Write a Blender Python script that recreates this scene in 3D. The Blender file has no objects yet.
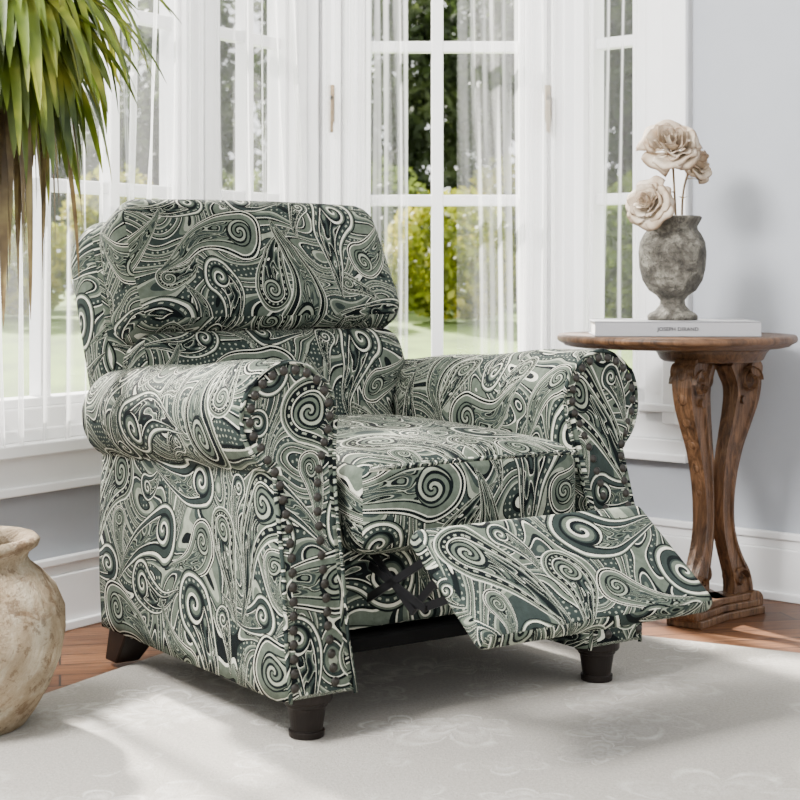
import bpy, bmesh, math, random
import numpy as np
from mathutils import Vector, Matrix, noise
random.seed(7); np.random.seed(7)
scene = bpy.context.scene
COL = scene.collection
F = 1600.0; CH = 0.79
rad = math.radians

# ------------------------------------------------------------------ node helpers
class NT:
    def __init__(s, name):
        s.mat = bpy.data.materials.new(name); s.mat.use_nodes = True
        s.t = s.mat.node_tree; s.n = s.t.nodes; s.l = s.t.links
        s.b = s.n["Principled BSDF"]; s.out = s.n["Material Output"]
    def put(s, inp, v):
        if isinstance(v, bpy.types.NodeSocket): s.l.new(v, inp)
        else:
            try: inp.default_value = v
            except Exception: inp.default_value = (*v, 1.0)
    def m(s, op, a, b=None, c=None):
        nd = s.n.new("ShaderNodeMath"); nd.operation = op
        s.put(nd.inputs[0], a)
        if b is not None: s.put(nd.inputs[1], b)
        if c is not None: s.put(nd.inputs[2], c)
        return nd.outputs[0]
    def v(s, op, a, b=None, c=None, scale=None):
        nd = s.n.new("ShaderNodeVectorMath"); nd.operation = op
        s.put(nd.inputs[0], a)
        if b is not None: s.put(nd.inputs[1], b)
        if c is not None: s.put(nd.inputs[2], c)
        if scale is not None: s.put(nd.inputs["Scale"], scale)
        return nd.outputs["Value"] if op in ("LENGTH", "DOT_PRODUCT") else nd.outputs["Vector"]
    def sep(s, a):
        nd = s.n.new("ShaderNodeSeparateXYZ"); s.put(nd.inputs[0], a); return nd.outputs
    def comb(s, x, y, z):
        nd = s.n.new("ShaderNodeCombineXYZ"); s.put(nd.inputs[0], x); s.put(nd.inputs[1], y); s.put(nd.inputs[2], z); return nd.outputs[0]
    def vmix(s, f, a, b):
        nd = s.n.new("ShaderNodeMix"); nd.data_type = 'VECTOR'; nd.clamp_factor = False
        s.put(nd.inputs[0], f); s.put(nd.inputs[4], a); s.put(nd.inputs[5], b); return nd.outputs[1]
    def fmix(s, f, a, b):
        nd = s.n.new("ShaderNodeMix"); nd.data_type = 'FLOAT'
        s.put(nd.inputs[0], f); s.put(nd.inputs[2], a); s.put(nd.inputs[3], b); return nd.outputs[0]
    def coord(s, k="Object"):
        return s.n.new("ShaderNodeTexCoord").outputs[k]
    def noise(s, vec, scale, detail=4, rough=0.55, dist=0.0, dim='3D', out="Fac"):
        nd = s.n.new("ShaderNodeTexNoise"); nd.noise_dimensions = dim
        s.put(nd.inputs["Vector"], vec); nd.inputs["Scale"].default_value = scale
        nd.inputs["Detail"].default_value = detail; nd.inputs["Roughness"].default_value = rough
        nd.inputs["Distortion"].default_value = dist
        return nd.outputs[out]
    def vor(s, vec, scale, feature='F1', rnd=1.0, dim='3D'):
        nd = s.n.new("ShaderNodeTexVoronoi"); nd.voronoi_dimensions = dim; nd.feature = feature
        s.put(nd.inputs["Vector"], vec); nd.inputs["Scale"].default_value = scale
        nd.inputs["Randomness"].default_value = rnd
        return nd.outputs
    def ramp(s, f, stops, const=False):
        nd = s.n.new("ShaderNodeValToRGB"); s.put(nd.inputs[0], f)
        cr = nd.color_ramp; cr.interpolation = 'CONSTANT' if const else 'LINEAR'
        while len(cr.elements) < len(stops): cr.elements.new(0.5)
        for e, (p, c) in zip(cr.elements, stops):
            e.position = p; e.color = (*c, 1) if len(c) == 3 else c
        return nd.outputs[0]
    def mix(s, f, a, b, mode='MIX'):
        nd = s.n.new("ShaderNodeMix"); nd.data_type = 'RGBA'; nd.blend_type = mode
        s.put(nd.inputs[0], f); s.put(nd.inputs[6], a); s.put(nd.inputs[7], b)
        return nd.outputs[2]
    def mapping(s, vec, sc=(1, 1, 1), rot=(0, 0, 0), loc=(0, 0, 0)):
        nd = s.n.new("ShaderNodeMapping"); s.put(nd.inputs[0], vec)
        nd.inputs["Location"].default_value = loc; nd.inputs["Rotation"].default_value = rot
        nd.inputs["Scale"].default_value = sc
        return nd.outputs[0]
    def bump(s, h, strength=0.3, dist=0.01):
        nd = s.n.new("ShaderNodeBump"); s.put(nd.inputs["Height"], h)
        nd.inputs["Strength"].default_value = strength; nd.inputs["Distance"].default_value = dist
        s.l.new(nd.outputs[0], s.b.inputs["Normal"])
    def base(s, c, rough=0.6, metal=0.0, spec=None):
        s.put(s.b.inputs["Base Color"], c); s.put(s.b.inputs["Roughness"], rough)
        s.b.inputs["Metallic"].default_value = metal
        if spec is not None: s.b.inputs["Specular IOR Level"].default_value = spec
        return s.mat

def simple(name, c, rough=0.6, metal=0.0, var=0.12, vscale=12, bump=0.0, bscale=80, spec=None):
    t = NT(name); o = t.coord()
    n = t.noise(o, vscale)
    lo = tuple(x * (1 - var) for x in c); hi = tuple(min(1, x * (1 + var)) for x in c)
    t.base(t.ramp(n, [(0.3, lo), (0.7, hi)]), rough, metal, spec)
    if bump: t.bump(t.noise(o, bscale), bump, 0.004)
    return t.mat

# paisley fabric ------------------------------------------------------------
CREAM = (0.55, 0.55, 0.455); SAGE = (0.085, 0.103, 0.080); MID = (0.022, 0.031, 0.028); DARK = (0.0025, 0.0045, 0.005)
PALE = (0.235, 0.255, 0.20)
TILE = 0.60
def place_motifs():
    rr = random.Random(11); out = []; placed = []
    spec = [(.062, 3.0, 7), (.043, 3.0, 8), (.028, 2.8, 7)]     # R, L/R, count
    for R, L, cnt in spec:
        for c in range(cnt):
            best = None
            for k in range(300):
                x = rr.uniform(0, TILE); y = rr.uniform(0, TILE); a = rr.uniform(0, 2*math.pi); fl = rr.choice((-1, 1))
                ds = []
                for u in (0, .35, .7, 1.0):
                    lx = u*L*R; ly = fl*.19*(u*L)**2*R
                    ds.append((x + lx*math.cos(a) - ly*math.sin(a), y + lx*math.sin(a) + ly*math.cos(a), R*(1-u)**.7 + .003))
                sc = 9
                for d in ds:
                    for q in placed:
                        dx = abs(d[0]-q[0]) % TILE; dx = min(dx, TILE-dx); dy = abs(d[1]-q[1]) % TILE; dy = min(dy, TILE-dy)
                        sc = min(sc, math.hypot(dx, dy) - d[2] - q[2])
                if best is None or sc > best[0]: best = (sc, x, y, a, fl, ds)
            sc, x, y, a, fl, ds = best
            placed += ds; out.append((x, y, a, fl, R, L))
    return out
def paisley():
    t = NT("paisley_fabric")
    uv = t.coord("UV")
    wn = t.noise(uv, 5, 1, 0.5, 0, '2D', "Color")
    wn = t.v('SCALE', t.v('SUBTRACT', wn, (0.5, 0.5, 0.5)), scale=0.05)
    uvw = t.v('ADD', uv, wn)
    n = t.noise(uvw, 4.8, 0, 0.5, 1.0, '2D')
    fr = t.m('FRACT', t.m('MULTIPLY', n, 5.2))
    bgc = t.ramp(fr, [(0, DARK), (0.08, SAGE), (0.27, CREAM), (0.315, DARK), (0.38, MID), (0.64, DARK), (0.67, PALE), (0.76, SAGE), (0.86, MID), (0.965, CREAM)], True)
    dots = t.vor(uvw, 88, 'F1', 0.3, '2D')
    dm = t.m('LESS_THAN', dots["Distance"], 0.20)
    inb = t.m('MULTIPLY', t.m('GREATER_THAN', fr, 0.40), t.m('LESS_THAN', fr, 0.62))
    bgc = t.mix(t.m('MULTIPLY', dm, inb), bgc, PALE)
    acc = None; idv = None; anym = None
    mot = place_motifs()
    for i, (cx, cy, a, fl, R, L) in enumerate(reversed(mot)):
        p = t.v('SUBTRACT', uvw, (cx + .37*L*R*math.cos(a), cy + .37*L*R*math.sin(a), 0))
        p = t.v('WRAP', p, (TILE/2, TILE/2, 1), (-TILE/2, -TILE/2, -1))
        q = t.mapping(p, (1/R, 1/R, 1), (0, 0, -a), (.37*L, 0, 0))
        x, y, _ = t.sep(q)
        if fl < 0: y = t.m('MULTIPLY', y, -1.0)
        xp = t.m('MAXIMUM', x, 0.0)
        yb = t.m('SUBTRACT', y, t.m('MULTIPLY', t.m('MULTIPLY', xp, xp), .23))
        tt = t.m('MINIMUM', t.m('DIVIDE', xp, L), 1.0)
        W = t.m('ADD', t.m('POWER', t.m('SUBTRACT', 1.0, tt), .66), 0.0005)
        g = t.v('LENGTH', t.comb(t.m('MINIMUM', x, 0.0), t.m('DIVIDE', yb, W), 0))
        mk = t.m('LESS_THAN', g, 1.0)
        vv = t.comb(x, yb, g)
        if acc is None: acc = vv; anym = mk; idv = t.m('MULTIPLY', mk, i*1.0)
        else:
            acc = t.vmix(mk, acc, vv); anym = t.m('MAXIMUM', anym, mk); idv = t.fmix(mk, idv, float(i))
    x, y, g = t.sep(acc)
    var = t.m('FRACT', t.m('MULTIPLY', idv, 0.3819))
    th = t.m('ARCTAN2', y, x); r = t.m('SQRT', t.m('ADD', t.m('MULTIPLY', x, x), t.m('MULTIPLY', y, y)))
    sp = t.m('FRACT', t.m('ADD', t.m('MULTIPLY', th, 1/6.28318), t.m('MULTIPLY', r, 2.8)))
    eye1 = t.ramp(sp, [(0, DARK), (0.26, CREAM), (0.50, SAGE), (0.85, MID)], True)
    eye2 = t.ramp(sp, [(0, PALE), (0.28, DARK), (0.52, SAGE), (0.80, DARK)], True)
    f2 = t.noise(t.comb(t.m('MULTIPLY', x, .8), t.m('MULTIPLY', y, 1.6), idv), 1.5, 0, .5, .6)
    ch = t.m('FRACT', t.m('MULTIPLY', f2, 5.5))
    vein1 = t.ramp(ch, [(0, MID), (0.42, SAGE), (0.66, DARK), (.86, PALE)], True)
    vein2 = t.ramp(ch, [(0, DARK), (0.46, MID), (0.66, SAGE), (.86, CREAM), (.93, DARK)], True)
    v1 = t.m('GREATER_THAN', var, 0.5)
    v2 = t.m('GREATER_THAN', t.m('FRACT', t.m('MULTIPLY', var, 2.0)), 0.5)
    eye = t.mix(v1, eye1, eye2); vein = t.mix(v2, vein1, vein2)
    gr1 = t.ramp(g, [(0, SAGE), (0.46, CREAM), (0.50, DARK), (0.58, MID), (0.76, DARK), (0.79, CREAM), (0.88, SAGE), (0.94, DARK)], True)
    gr2 = t.ramp(g, [(0, MID), (0.46, PALE), (0.51, DARK), (0.57, SAGE), (0.78, CREAM), (0.82, DARK), (0.91, CREAM), (.96, DARK)], True)
    gr3 = t.ramp(g, [(0, DARK), (0.46, SAGE), (0.56, CREAM), (0.60, DARK), (0.80, PALE), (0.84, DARK), (0.88, SAGE), (0.95, CREAM)], True)
    ring = t.mix(v1, gr1, gr2); ring = t.mix(t.m('GREATER_THAN', var, 0.68), ring, gr3)
    arc = t.fmix(t.m('GREATER_THAN', x, 0.0), th, x)
    bead = t.m('GREATER_THAN', t.m('SINE', t.m('MULTIPLY', arc, 18.0)), 0.3)
    bz = t.m('MULTIPLY', t.m('MULTIPLY', t.m('GREATER_THAN', g, 0.645), t.m('LESS_THAN', g, 0.715)), v2)
    ring = t.mix(t.m('MULTIPLY', bz, bead), ring, PALE)
    body = t.mix(t.m('LESS_THAN', g, 0.46), ring, vein)
    em = t.m('MULTIPLY', t.m('LESS_THAN', r, 0.55), t.m('LESS_THAN', g, .55))
    body = t.mix(em, body, eye)
    er = t.m('MULTIPLY', t.m('GREATER_THAN', r, 0.51), em)
    body = t.mix(er, body, DARK)
    col = t.mix(anym, bgc, body)
    soft = t.noise(uv, 60, 5, 0.7, 0, '2D')
    col = t.mix(1.0, col, t.ramp(soft, [(.3, (.74, .75, .74)), (.7, (1.12, 1.12, 1.12))]), 'MULTIPLY')
    t.base(col, 0.85, 0, 0.10)
    wv = t.n.new("ShaderNodeTexWave"); t.put(wv.inputs["Vector"], uv); wv.inputs["Scale"].default_value = 160
    wv.inputs["Distortion"].default_value = 1.0
    big = t.noise(uv, 6, 1, 0.5, 0, '2D')
    t.bump(t.m('ADD', t.m('MULTIPLY', wv.outputs[1], 0.06), t.m('MULTIPLY', big, 0.9)), 0.28, 0.012)
    return t.mat
FAB = paisley()

# other materials -------------------------------------------------------------
M_white = simple("white_paint", (0.86, 0.86, 0.86), 0.4, var=0.02)
M_wall = simple("grey_wall_paint", (0.385, 0.405, 0.44), 0.85, var=0.02, bump=0.05)
M_ceil = simple("white_ceiling_paint", (0.82, 0.82, 0.82), 0.9, var=0.02)
M_dark = simple("dark_espresso_wood", (0.008, 0.0050, 0.0035), 0.5, var=0.3, vscale=30, spec=.22)
M_metal = simple("black_steel", (0.010, 0.010, 0.011), 0.45, 0.4, var=0.3, spec=.3)
M_nail = simple("antique_nail_metal", (0.018, 0.016, 0.013), 0.33, 0.5, var=0.4, vscale=60)
M_black = simple("black_base_shade", (0.004, 0.004, 0.004), 0.95, var=0.2, spec=.08)  # near-black for base and rail, also paints the shade in the underseat gap
M_brass = simple("aged_brass", (0.25, 0.18, 0.10), 0.35, 0.9)
M_lawn = simple("lawn_grass", (0.15, 0.23, 0.04), 0.9, var=0.45, vscale=2.5)
M_bark = simple("tree_bark", (0.05, 0.04, 0.03), 0.9, var=0.4, vscale=14)
M_soil = simple("dark_soil", (0.04, 0.03, 0.02), 0.95, var=0.4, vscale=40, bump=0.5)
M_trunk = simple("palm_trunk", (0.16, 0.10, 0.06), 0.9, var=0.5, vscale=40, bump=0.6)

def m_floor():
    t = NT("oak_floorboards"); o = t.coord()
    mp = t.mapping(o, (1, 1, 1), (0, 0, rad(-12)))
    br = t.n.new("ShaderNodeTexBrick"); t.put(br.inputs["Vector"], mp)
    br.inputs["Scale"].default_value = 1.0; br.inputs["Brick Width"].default_value = 1.1
    br.inputs["Row Height"].default_value = 0.085; br.inputs["Mortar Size"].default_value = 0.0025
    br.inputs["Color1"].default_value = (0.27, 0.125, 0.055, 1); br.inputs["Color2"].default_value = (0.11, 0.046, 0.020, 1)
    br.inputs["Mortar"].default_value = (0.012, 0.006, 0.003, 1)
    g = t.noise(t.mapping(mp, (3, 50, 1)), 1.8, 8, 0.75, 1.0)
    c = t.mix(1.0, br.outputs[0], t.ramp(g, [(0.34, (0.22, 0.18, 0.15)), (0.62, (1.0, 0.95, 0.9))]), 'MULTIPLY')
    t.base(c, 0.45, 0, .3); t.bump(g, 0.12, 0.003)
    return t.mat
M_floor = m_floor()
def m_rug():
    t = NT("faded_damask_rug"); o = t.coord()
    w = t.v('ADD', o, t.v('SCALE', t.noise(o, 8, 3, 0.6, out="Color"), scale=0.05))
    def flowers(sc, petals, off, rot, k):
        p = t.v('ADD', t.v('SCALE', w, scale=sc), off)
        vo = t.vor(p, 1.0, 'F1', .55, '2D'); loc = t.v('SUBTRACT', p, vo["Position"]); x, y, _ = t.sep(loc)
        r = t.m('SQRT', t.m('ADD', t.m('MULTIPLY', x, x), t.m('MULTIPLY', y, y)))
        th = t.m('ARCTAN2', y, x)
        lobe = t.m('ABSOLUTE', t.m('SINE', t.m('ADD', t.m('MULTIPLY', th, petals/2), t.m('MULTIPLY', r, rot))))
        R = t.m('ADD', t.m('MULTIPLY', t.m('POWER', lobe, .7), .22*k), .24*k)
        q = t.m('MULTIPLY', t.m('DIVIDE', r, R), .8)
        return t.ramp(q, [(0, (.9,)*3), (.10, (0.05,)*3), (.17, (.85,)*3), (.34, (0.05,)*3), (.42, (.9,)*3), (.64, (.05,)*3), (.70, (.95,)*3), (.79, (0,)*3)], False)
    f1 = flowers(2.6, 8, (0, 0, 0), 2.0, 1.0); f2 = flowers(5.0, 6, (3.3, 1.2, 0), 0, .9)
    pat = t.mix(t.m('GREATER_THAN', t.noise(o, 2.6, 0), .5), f1, f2)
    fade = t.ramp(t.noise(o, 3.4, 6, 0.65), [(0.42, (0.12,) * 3), (0.62, (.95,) * 3)])
    wear = t.ramp(t.noise(o, 60, 5, 0.75), [(0.36, (0.35,) * 3), (0.58, (1,) * 3)])
    f = t.mix(1.0, t.mix(1.0, pat, fade, 'MULTIPLY'), wear, 'MULTIPLY')
    base = t.ramp(t.noise(o, 160, 3, 0.7), [(0.3, (0.275, 0.258, 0.228)), (0.7, (0.365, 0.345, 0.308))])
    nd = t.n.new("ShaderNodeRGBToBW"); t.put(nd.inputs[0], f)
    c = t.mix(nd.outputs[0], base, (0.57, 0.55, 0.51))
    t.base(c, 0.95, 0, 0.1); t.bump(t.m('ADD', t.noise(o, 300, 2), t.m('MULTIPLY', nd.outputs[0], 0.5)), 0.6, 0.004)
    return t.mat
M_rug = m_rug()
def m_wood(name, sc):
    t = NT(name); o = t.coord()
    g = t.noise(t.mapping(o, sc), 2.2, 9, 0.72, 1.3)
    c = t.ramp(g, [(0.34, (0.018, 0.009, 0.004)), (0.49, (0.080, 0.038, 0.017)), (0.68, (0.195, 0.102, 0.049))])
    t.base(c, 0.40, 0, .35); t.bump(g, 0.4, 0.006); return t.mat
M_wood = m_wood("weathered_carved_walnut", (4, 30, 4))
M_leg = m_wood("carved_walnut_legs", (30, 30, 4))
def m_stone(name, a, b, c, sc=14, bp=0.6):
    t = NT(name); o = t.coord()
    n = t.noise(o, sc, 8, 0.7, 0.5); n2 = t.noise(o, sc * 5, 4, 0.7)
    col = t.ramp(n, [(0.36, a), (0.5, b), (0.64, c)])
    col = t.mix(t.m('MULTIPLY', t.m('GREATER_THAN', n2, 0.58), 0.6), col, a)
    v = t.vor(o, 32, 'F1', .8); rel = t.ramp(v["Distance"], [(.1, (0,)*3), (.5, (1,)*3)])
    z = t.sep(o)[2]; ring = t.m('SINE', t.m('MULTIPLY', z, 330.0))
    t.base(col, 0.85); t.bump(t.m('ADD', t.m('ADD', t.m('ADD', n, n2), t.m('MULTIPLY', rel, .5)), t.m('MULTIPLY', ring, .08)), bp, 0.008); return t.mat
M_vase = m_stone("weathered_grey_stone", (0.025, 0.021, 0.016), (0.095, 0.086, 0.068), (0.25, 0.235, 0.19), 20, 1.0)
def m_pot():
    t = NT("weathered_terracotta"); o = t.coord()
    n = t.noise(o, 5, 8, 0.72, 0.8); n2 = t.noise(o, 40, 5, 0.75); n3 = t.noise(t.mapping(o, (1, 1, 1.6)), 7, 8, 0.78, 1.0)
    col = t.ramp(n, [(0.38, (0.25, 0.18, 0.105)), (0.5, (0.38, 0.30, 0.20)), (0.62, (0.56, 0.49, 0.37))])
    col = t.mix(t.ramp(n3, [(0.54, (0,) * 3), (0.60, (0.7,) * 3)]), col, (0.16, 0.09, 0.045))
    col = t.mix(t.ramp(n2, [(0.56, (0,) * 3), (0.61, (0.6,) * 3)]), col, (0.14, 0.085, 0.048))
    t.base(col, 0.92, 0, .2); t.bump(t.m('ADD', t.m('MULTIPLY', n3, -1.8), n2), 1.0, 0.016); return t.mat
M_pot = m_pot()
def m_leafy(name, cols, tr=0.35, sc=30, rough=0.5):
    t = NT(name); o = t.coord()
    n = t.noise(o, sc, 3)
    c = t.ramp(n, [(0.3, cols[0]), (0.5, cols[1]), (0.7, cols[2])])
    t.base(c, rough)
    tl = t.n.new("ShaderNodeBsdfTranslucent"); t.l.new(c, tl.inputs[0])
    mx = t.n.new("ShaderNodeMixShader"); mx.inputs[0].default_value = tr
    t.l.new(t.b.outputs[0], mx.inputs[1]); t.l.new(tl.outputs[0], mx.inputs[2]); t.l.new(mx.outputs[0], t.out.inputs[0])
    return t.mat
M_palm = m_leafy("palm_leaf_green", [(0.024, 0.048, 0.003), (0.095, 0.135, 0.008), (0.30, 0.31, 0.035)], 0.32, 9)
M_palmdry = m_leafy("palm_leaf_dry", [(0.05, 0.03, 0.012), (0.13, 0.09, 0.035), (0.26, 0.21, 0.08)], 0.3, 14)
M_bush = m_leafy("bush_leaf_yellow_green", [(0.08, 0.11, 0.007), (0.28, 0.31, 0.018), (0.62, 0.52, 0.06)], 0.4, 2.2)
M_bush2 = m_leafy("bush_leaf_green", [(0.035, 0.06, 0.007), (0.10, 0.15, 0.016), (0.24, 0.31, 0.045)], 0.4, 2.2)
M_treeleaf = m_leafy("tree_leaf_green", [(0.014, 0.025, 0.007), (0.038, 0.060, 0.016), (0.11, 0.145, 0.042)], 0.45, 1.8)
def m_rose():
    t = NT("cream_rose_petal"); o = t.coord()
    n = t.noise(o, 26, 4)
    c = t.ramp(n, [(0.3, (0.38, 0.28, 0.185)), (0.5, (0.58, 0.48, 0.365)), (0.7, (0.76, 0.68, 0.56))])
    u, v_, _ = t.sep(t.coord("UV"))
    c = t.mix(t.ramp(v_, [(.84, (0,)*3), (1.0, (.8,)*3)]), c, (0.22, 0.13, 0.07))
    t.base(c, .7); tl = t.n.new("ShaderNodeBsdfTranslucent"); t.l.new(c, tl.inputs[0])
    mx = t.n.new("ShaderNodeMixShader"); mx.inputs[0].default_value = .15
    t.l.new(t.b.outputs[0], mx.inputs[1]); t.l.new(tl.outputs[0], mx.inputs[2]); t.l.new(mx.outputs[0], t.out.inputs[0])
    return t.mat
M_rose = m_rose()
M_stem = simple("brown_stem", (0.12, 0.08, 0.04), 0.7)
M_cover = simple("pale_grey_book_cloth", (0.30, 0.30, 0.31), 0.6, var=0.03)
M_page = simple("book_pages", (0.62, 0.60, 0.56), 0.9, var=0.05)
M_ink = simple("black_ink", (0.01, 0.01, 0.01), 0.7)
def m_sheer():
    t = NT("white_sheer_voile"); o = t.coord()
    d = t.n.new("ShaderNodeBsdfDiffuse"); d.inputs[0].default_value = (0.92, 0.92, 0.92, 1)
    tl = t.n.new("ShaderNodeBsdfTranslucent"); tl.inputs[0].default_value = (0.95, 0.95, 0.95, 1)
    a = t.n.new("ShaderNodeMixShader"); a.inputs[0].default_value = 0.55
    t.l.new(d.outputs[0], a.inputs[1]); t.l.new(tl.outputs[0], a.inputs[2])
    tp = t.n.new("ShaderNodeBsdfTransparent")
    lw = t.n.new("ShaderNodeLayerWeight"); lw.inputs[0].default_value = 0.5
    fac = t.ramp(lw.outputs["Facing"], [(0.0, (0.07,) * 3), (0.28, (0.19,) * 3), (0.85, (0.85,) * 3)])
    mx = t.n.new("ShaderNodeMixShader"); t.l.new(fac, mx.inputs[0])
    t.l.new(tp.outputs[0], mx.inputs[1]); t.l.new(a.outputs[0], mx.inputs[2]); t.l.new(mx.outputs[0], t.out.inputs[0])
    return t.mat
M_sheer = m_sheer()

# ------------------------------------------------------------------ mesh helpers
def add(name, me, mat=None, parent=None, loc=None, label=None, cat=None, kind=None, smooth=False, group=None):
    ob = bpy.data.objects.new(name, me); COL.objects.link(ob)
    if mat and me: 
        if not me.materials: me.materials.append(mat)
    if parent: ob.parent = parent
    if loc is not None: ob.location = loc
    if label: ob["label"] = label
    if cat: ob["category"] = cat
    if kind: ob["kind"] = kind
    if group: ob["group"] = group
    if smooth and me:
        me.polygons.foreach_set("use_smooth", [True] * len(me.polygons))
    return ob
def empty(name, loc, label, cat, rotz=0, group=None):
    e = bpy.data.objects.new(name, None); COL.objects.link(e); e.location = loc; e.rotation_euler = (0, 0, rotz)
    e.empty_display_size = 0.05; e["label"] = label; e["category"] = cat
    if group: e["group"] = group
    return e
def mesh(name, v, f):
    me = bpy.data.meshes.new(name); me.from_pydata([tuple(a) for a in v], [], f); me.update(); return me
def fixn(me):
    bm = bmesh.new(); bm.from_mesh(me); bmesh.ops.recalc_face_normals(bm, faces=bm.faces); bm.to_mesh(me); bm.free(); return me
def bevel(ob, w=0.004, seg=2):
    b = ob.modifiers.new("bevel", 'BEVEL'); b.width = w; b.segments = seg; b.limit_method = 'ANGLE'
def box_uv(bm, off=(0, 0), smooth=True):
    uvl = bm.loops.layers.uv.verify(); bm.normal_update()
    for f in bm.faces:
        n = f.normal; ax = max(range(3), key=lambda i: abs(n[i]) * (1.0 if i != 1 else 1.15))
        for l in f.loops:
            c = l.vert.co
            if ax == 0: u = (c.y + 0.31, c.z)
            elif ax == 1: u = (c.x, c.z)
            else: u = (c.x, c.y + 0.57)
            l[uvl].uv = (u[0] + off[0], u[1] + off[1])
def rbox(name, h, r, n=22, fn=None, mat=FAB, parent=None, off=(0, 0), label=None, uvpre=False):
    bm = bmesh.new(); bmesh.ops.create_cube(bm, size=2.0)
    bmesh.ops.subdivide_edges(bm, edges=bm.edges[:], cuts=n, use_grid_fill=True)
    for v in bm.verts:
        p = [math.copysign(math.sin(min(1, abs(c)) * math.pi / 2), c) for c in v.co]
        q = Vector((p[0] * h[0], p[1] * h[1], p[2] * h[2]))
        inn = Vector([max(-(h[i] - r), min(h[i] - r, q[i])) for i in range(3)])
        d = q - inn
        v.co = inn + d.normalized() * r if d.length > 1e-9 else q
    if uvpre: box_uv(bm, off)
    if fn:
        for v in bm.verts: v.co = fn(v.co.copy())
    if not uvpre: box_uv(bm, off)
    bmesh.ops.recalc_face_normals(bm, faces=bm.faces)
    me = bpy.data.meshes.new(name); bm.to_mesh(me); bm.free()
    return add(name, me, mat, parent, smooth=True, label=label)
def lathe(name, prof, mat, parent=None, seg=40, loc=None, fn=None, smooth=True, **k):
    v = []; f = []
    for r, z in prof:
        for i in range(seg):
            a = 2 * math.pi * i / seg; p = Vector((r * math.cos(a), r * math.sin(a), z))
            v.append(fn(p) if fn else p)
    for j in range(len(prof) - 1):
        for i in range(seg):
            a = j * seg + i; b = j * seg + (i + 1) % seg
            f.append((a, b, b + seg, a + seg))
    f.append(tuple(range(seg - 1, -1, -1))); f.append(tuple(range((len(prof) - 1) * seg, len(prof) * seg)))
    return add(name, mesh(name, v, f), mat, parent, loc, smooth=smooth, **k)
def boxes_mesh(name, bl, xf):
    v = []; f = []
    for (a0, a1, b0, b1, c0, c1) in bl:
        k = len(v)
        for c in (c0, c1):
            for (a, b) in ((a0, b0), (a1, b0), (a1, b1), (a0, b1)): v.append(xf(a, b, c))
        f += [(k, k+3, k+2, k+1), (k+4, k+5, k+6, k+7), (k, k+1, k+5, k+4), (k+1, k+2, k+6, k+5), (k+2, k+3, k+7, k+6), (k+3, k, k+4, k+7)]
    return fixn(mesh(name, v, f))
def tube(name, pts, r, mat, parent=None, seg=10, uvoff=None, **k):
    pts = [Vector(p) for p in pts]; v = []; f = []
    for i, p in enumerate(pts):
        t = (pts[min(i+1, len(pts)-1)] - pts[max(i-1, 0)]).normalized()
        u = t.cross(Vector((0, 0, 1)))
        if u.length < 0.05: u = t.cross(Vector((1, 0, 0)))
        u.normalize(); w = t.cross(u); rr = r(i / (len(pts)-1)) if callable(r) else r
        for s in range(seg):
            a = 2 * math.pi * s / seg; v.append(p + u * rr * math.cos(a) + w * rr * math.sin(a))
    for i in range(len(pts) - 1):
        for s in range(seg):
            a = i*seg+s; b = i*seg+(s+1) % seg; f.append((a, b, b+seg, a+seg))
    f.append(tuple(range(seg-1, -1, -1))); f.append(tuple(range((len(pts)-1)*seg, len(pts)*seg)))
    me = mesh(name, v, f)
    if uvoff is not None:
        L = [0]
        for a, b in zip(pts, pts[1:]): L.append(L[-1] + (b-a).length)
        uvl = me.uv_layers.new(name="UVMap")
        for l in me.loops: uvl.data[l.index].uv = (L[l.vertex_index // seg] + uvoff, .01 * (l.vertex_index % seg) / seg + uvoff)
    return add(name, me, mat, parent, smooth=True, **k)

# ------------------------------------------------------------------ room shell
CL = Vector((-0.269, 4.3, 0)); CR = Vector((0.457, 4.3, 0))
def frame(org, d, n):
    d = Vector((d[0], d[1], 0)).normalized(); n = Vector((n[0], n[1], 0)).normalized()
    return lambda s, o, z: org + d * s + n * o + Vector((0, 0, z))
XL = frame(CL, (-0.553, -0.833), (-0.833, 0.553))
XC = frame(CL, (1, 0), (0, 1))
XR = frame(CR, (0.760, -0.650), (0.650, 0.760))
LC = 0.726
def struct(name, bl, xf, mat, bv=0.0):
    ob = add(name, boxes_mesh(name, bl, xf), mat, kind="structure")
    if bv: bevel(ob, bv)
    return ob
struct("wall_left", [(-0.0, 1.75, 0, .14, 0, .34), (0, 1.75, 0, .14, 2.15, 2.6), (1.75, 3.2, 0, .14, 0, 2.6)], XL, M_wall)
struct("wall_back", [(0, LC, 0, .14, 0, .34), (0, LC, 0, .14, 2.15, 2.6)], XC, M_wall)
struct("wall_right", [(0, .36, 0, .14, 0, .32), (0, .36, 0, .14, 2.15, 2.6), (.36, 3.0, 0, .14, 0, 2.6)], XR, M_wall)
for nm, xf, a, b in (("left", XL, 0, 3.2), ("back", XC, 0, LC), ("right", XR, 0, 3.0)):
    struct("baseboard_" + nm, [(a, b, -.016, 0, 0, .125), (a, b, -.011, 0, .125, .148), (a, b, -.019, 0, .148, .165), (a, b, -.026, 0, 0, .02)], xf, M_white, 0.003)
GZ0, GZ1 = 0.50, 2.08
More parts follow.
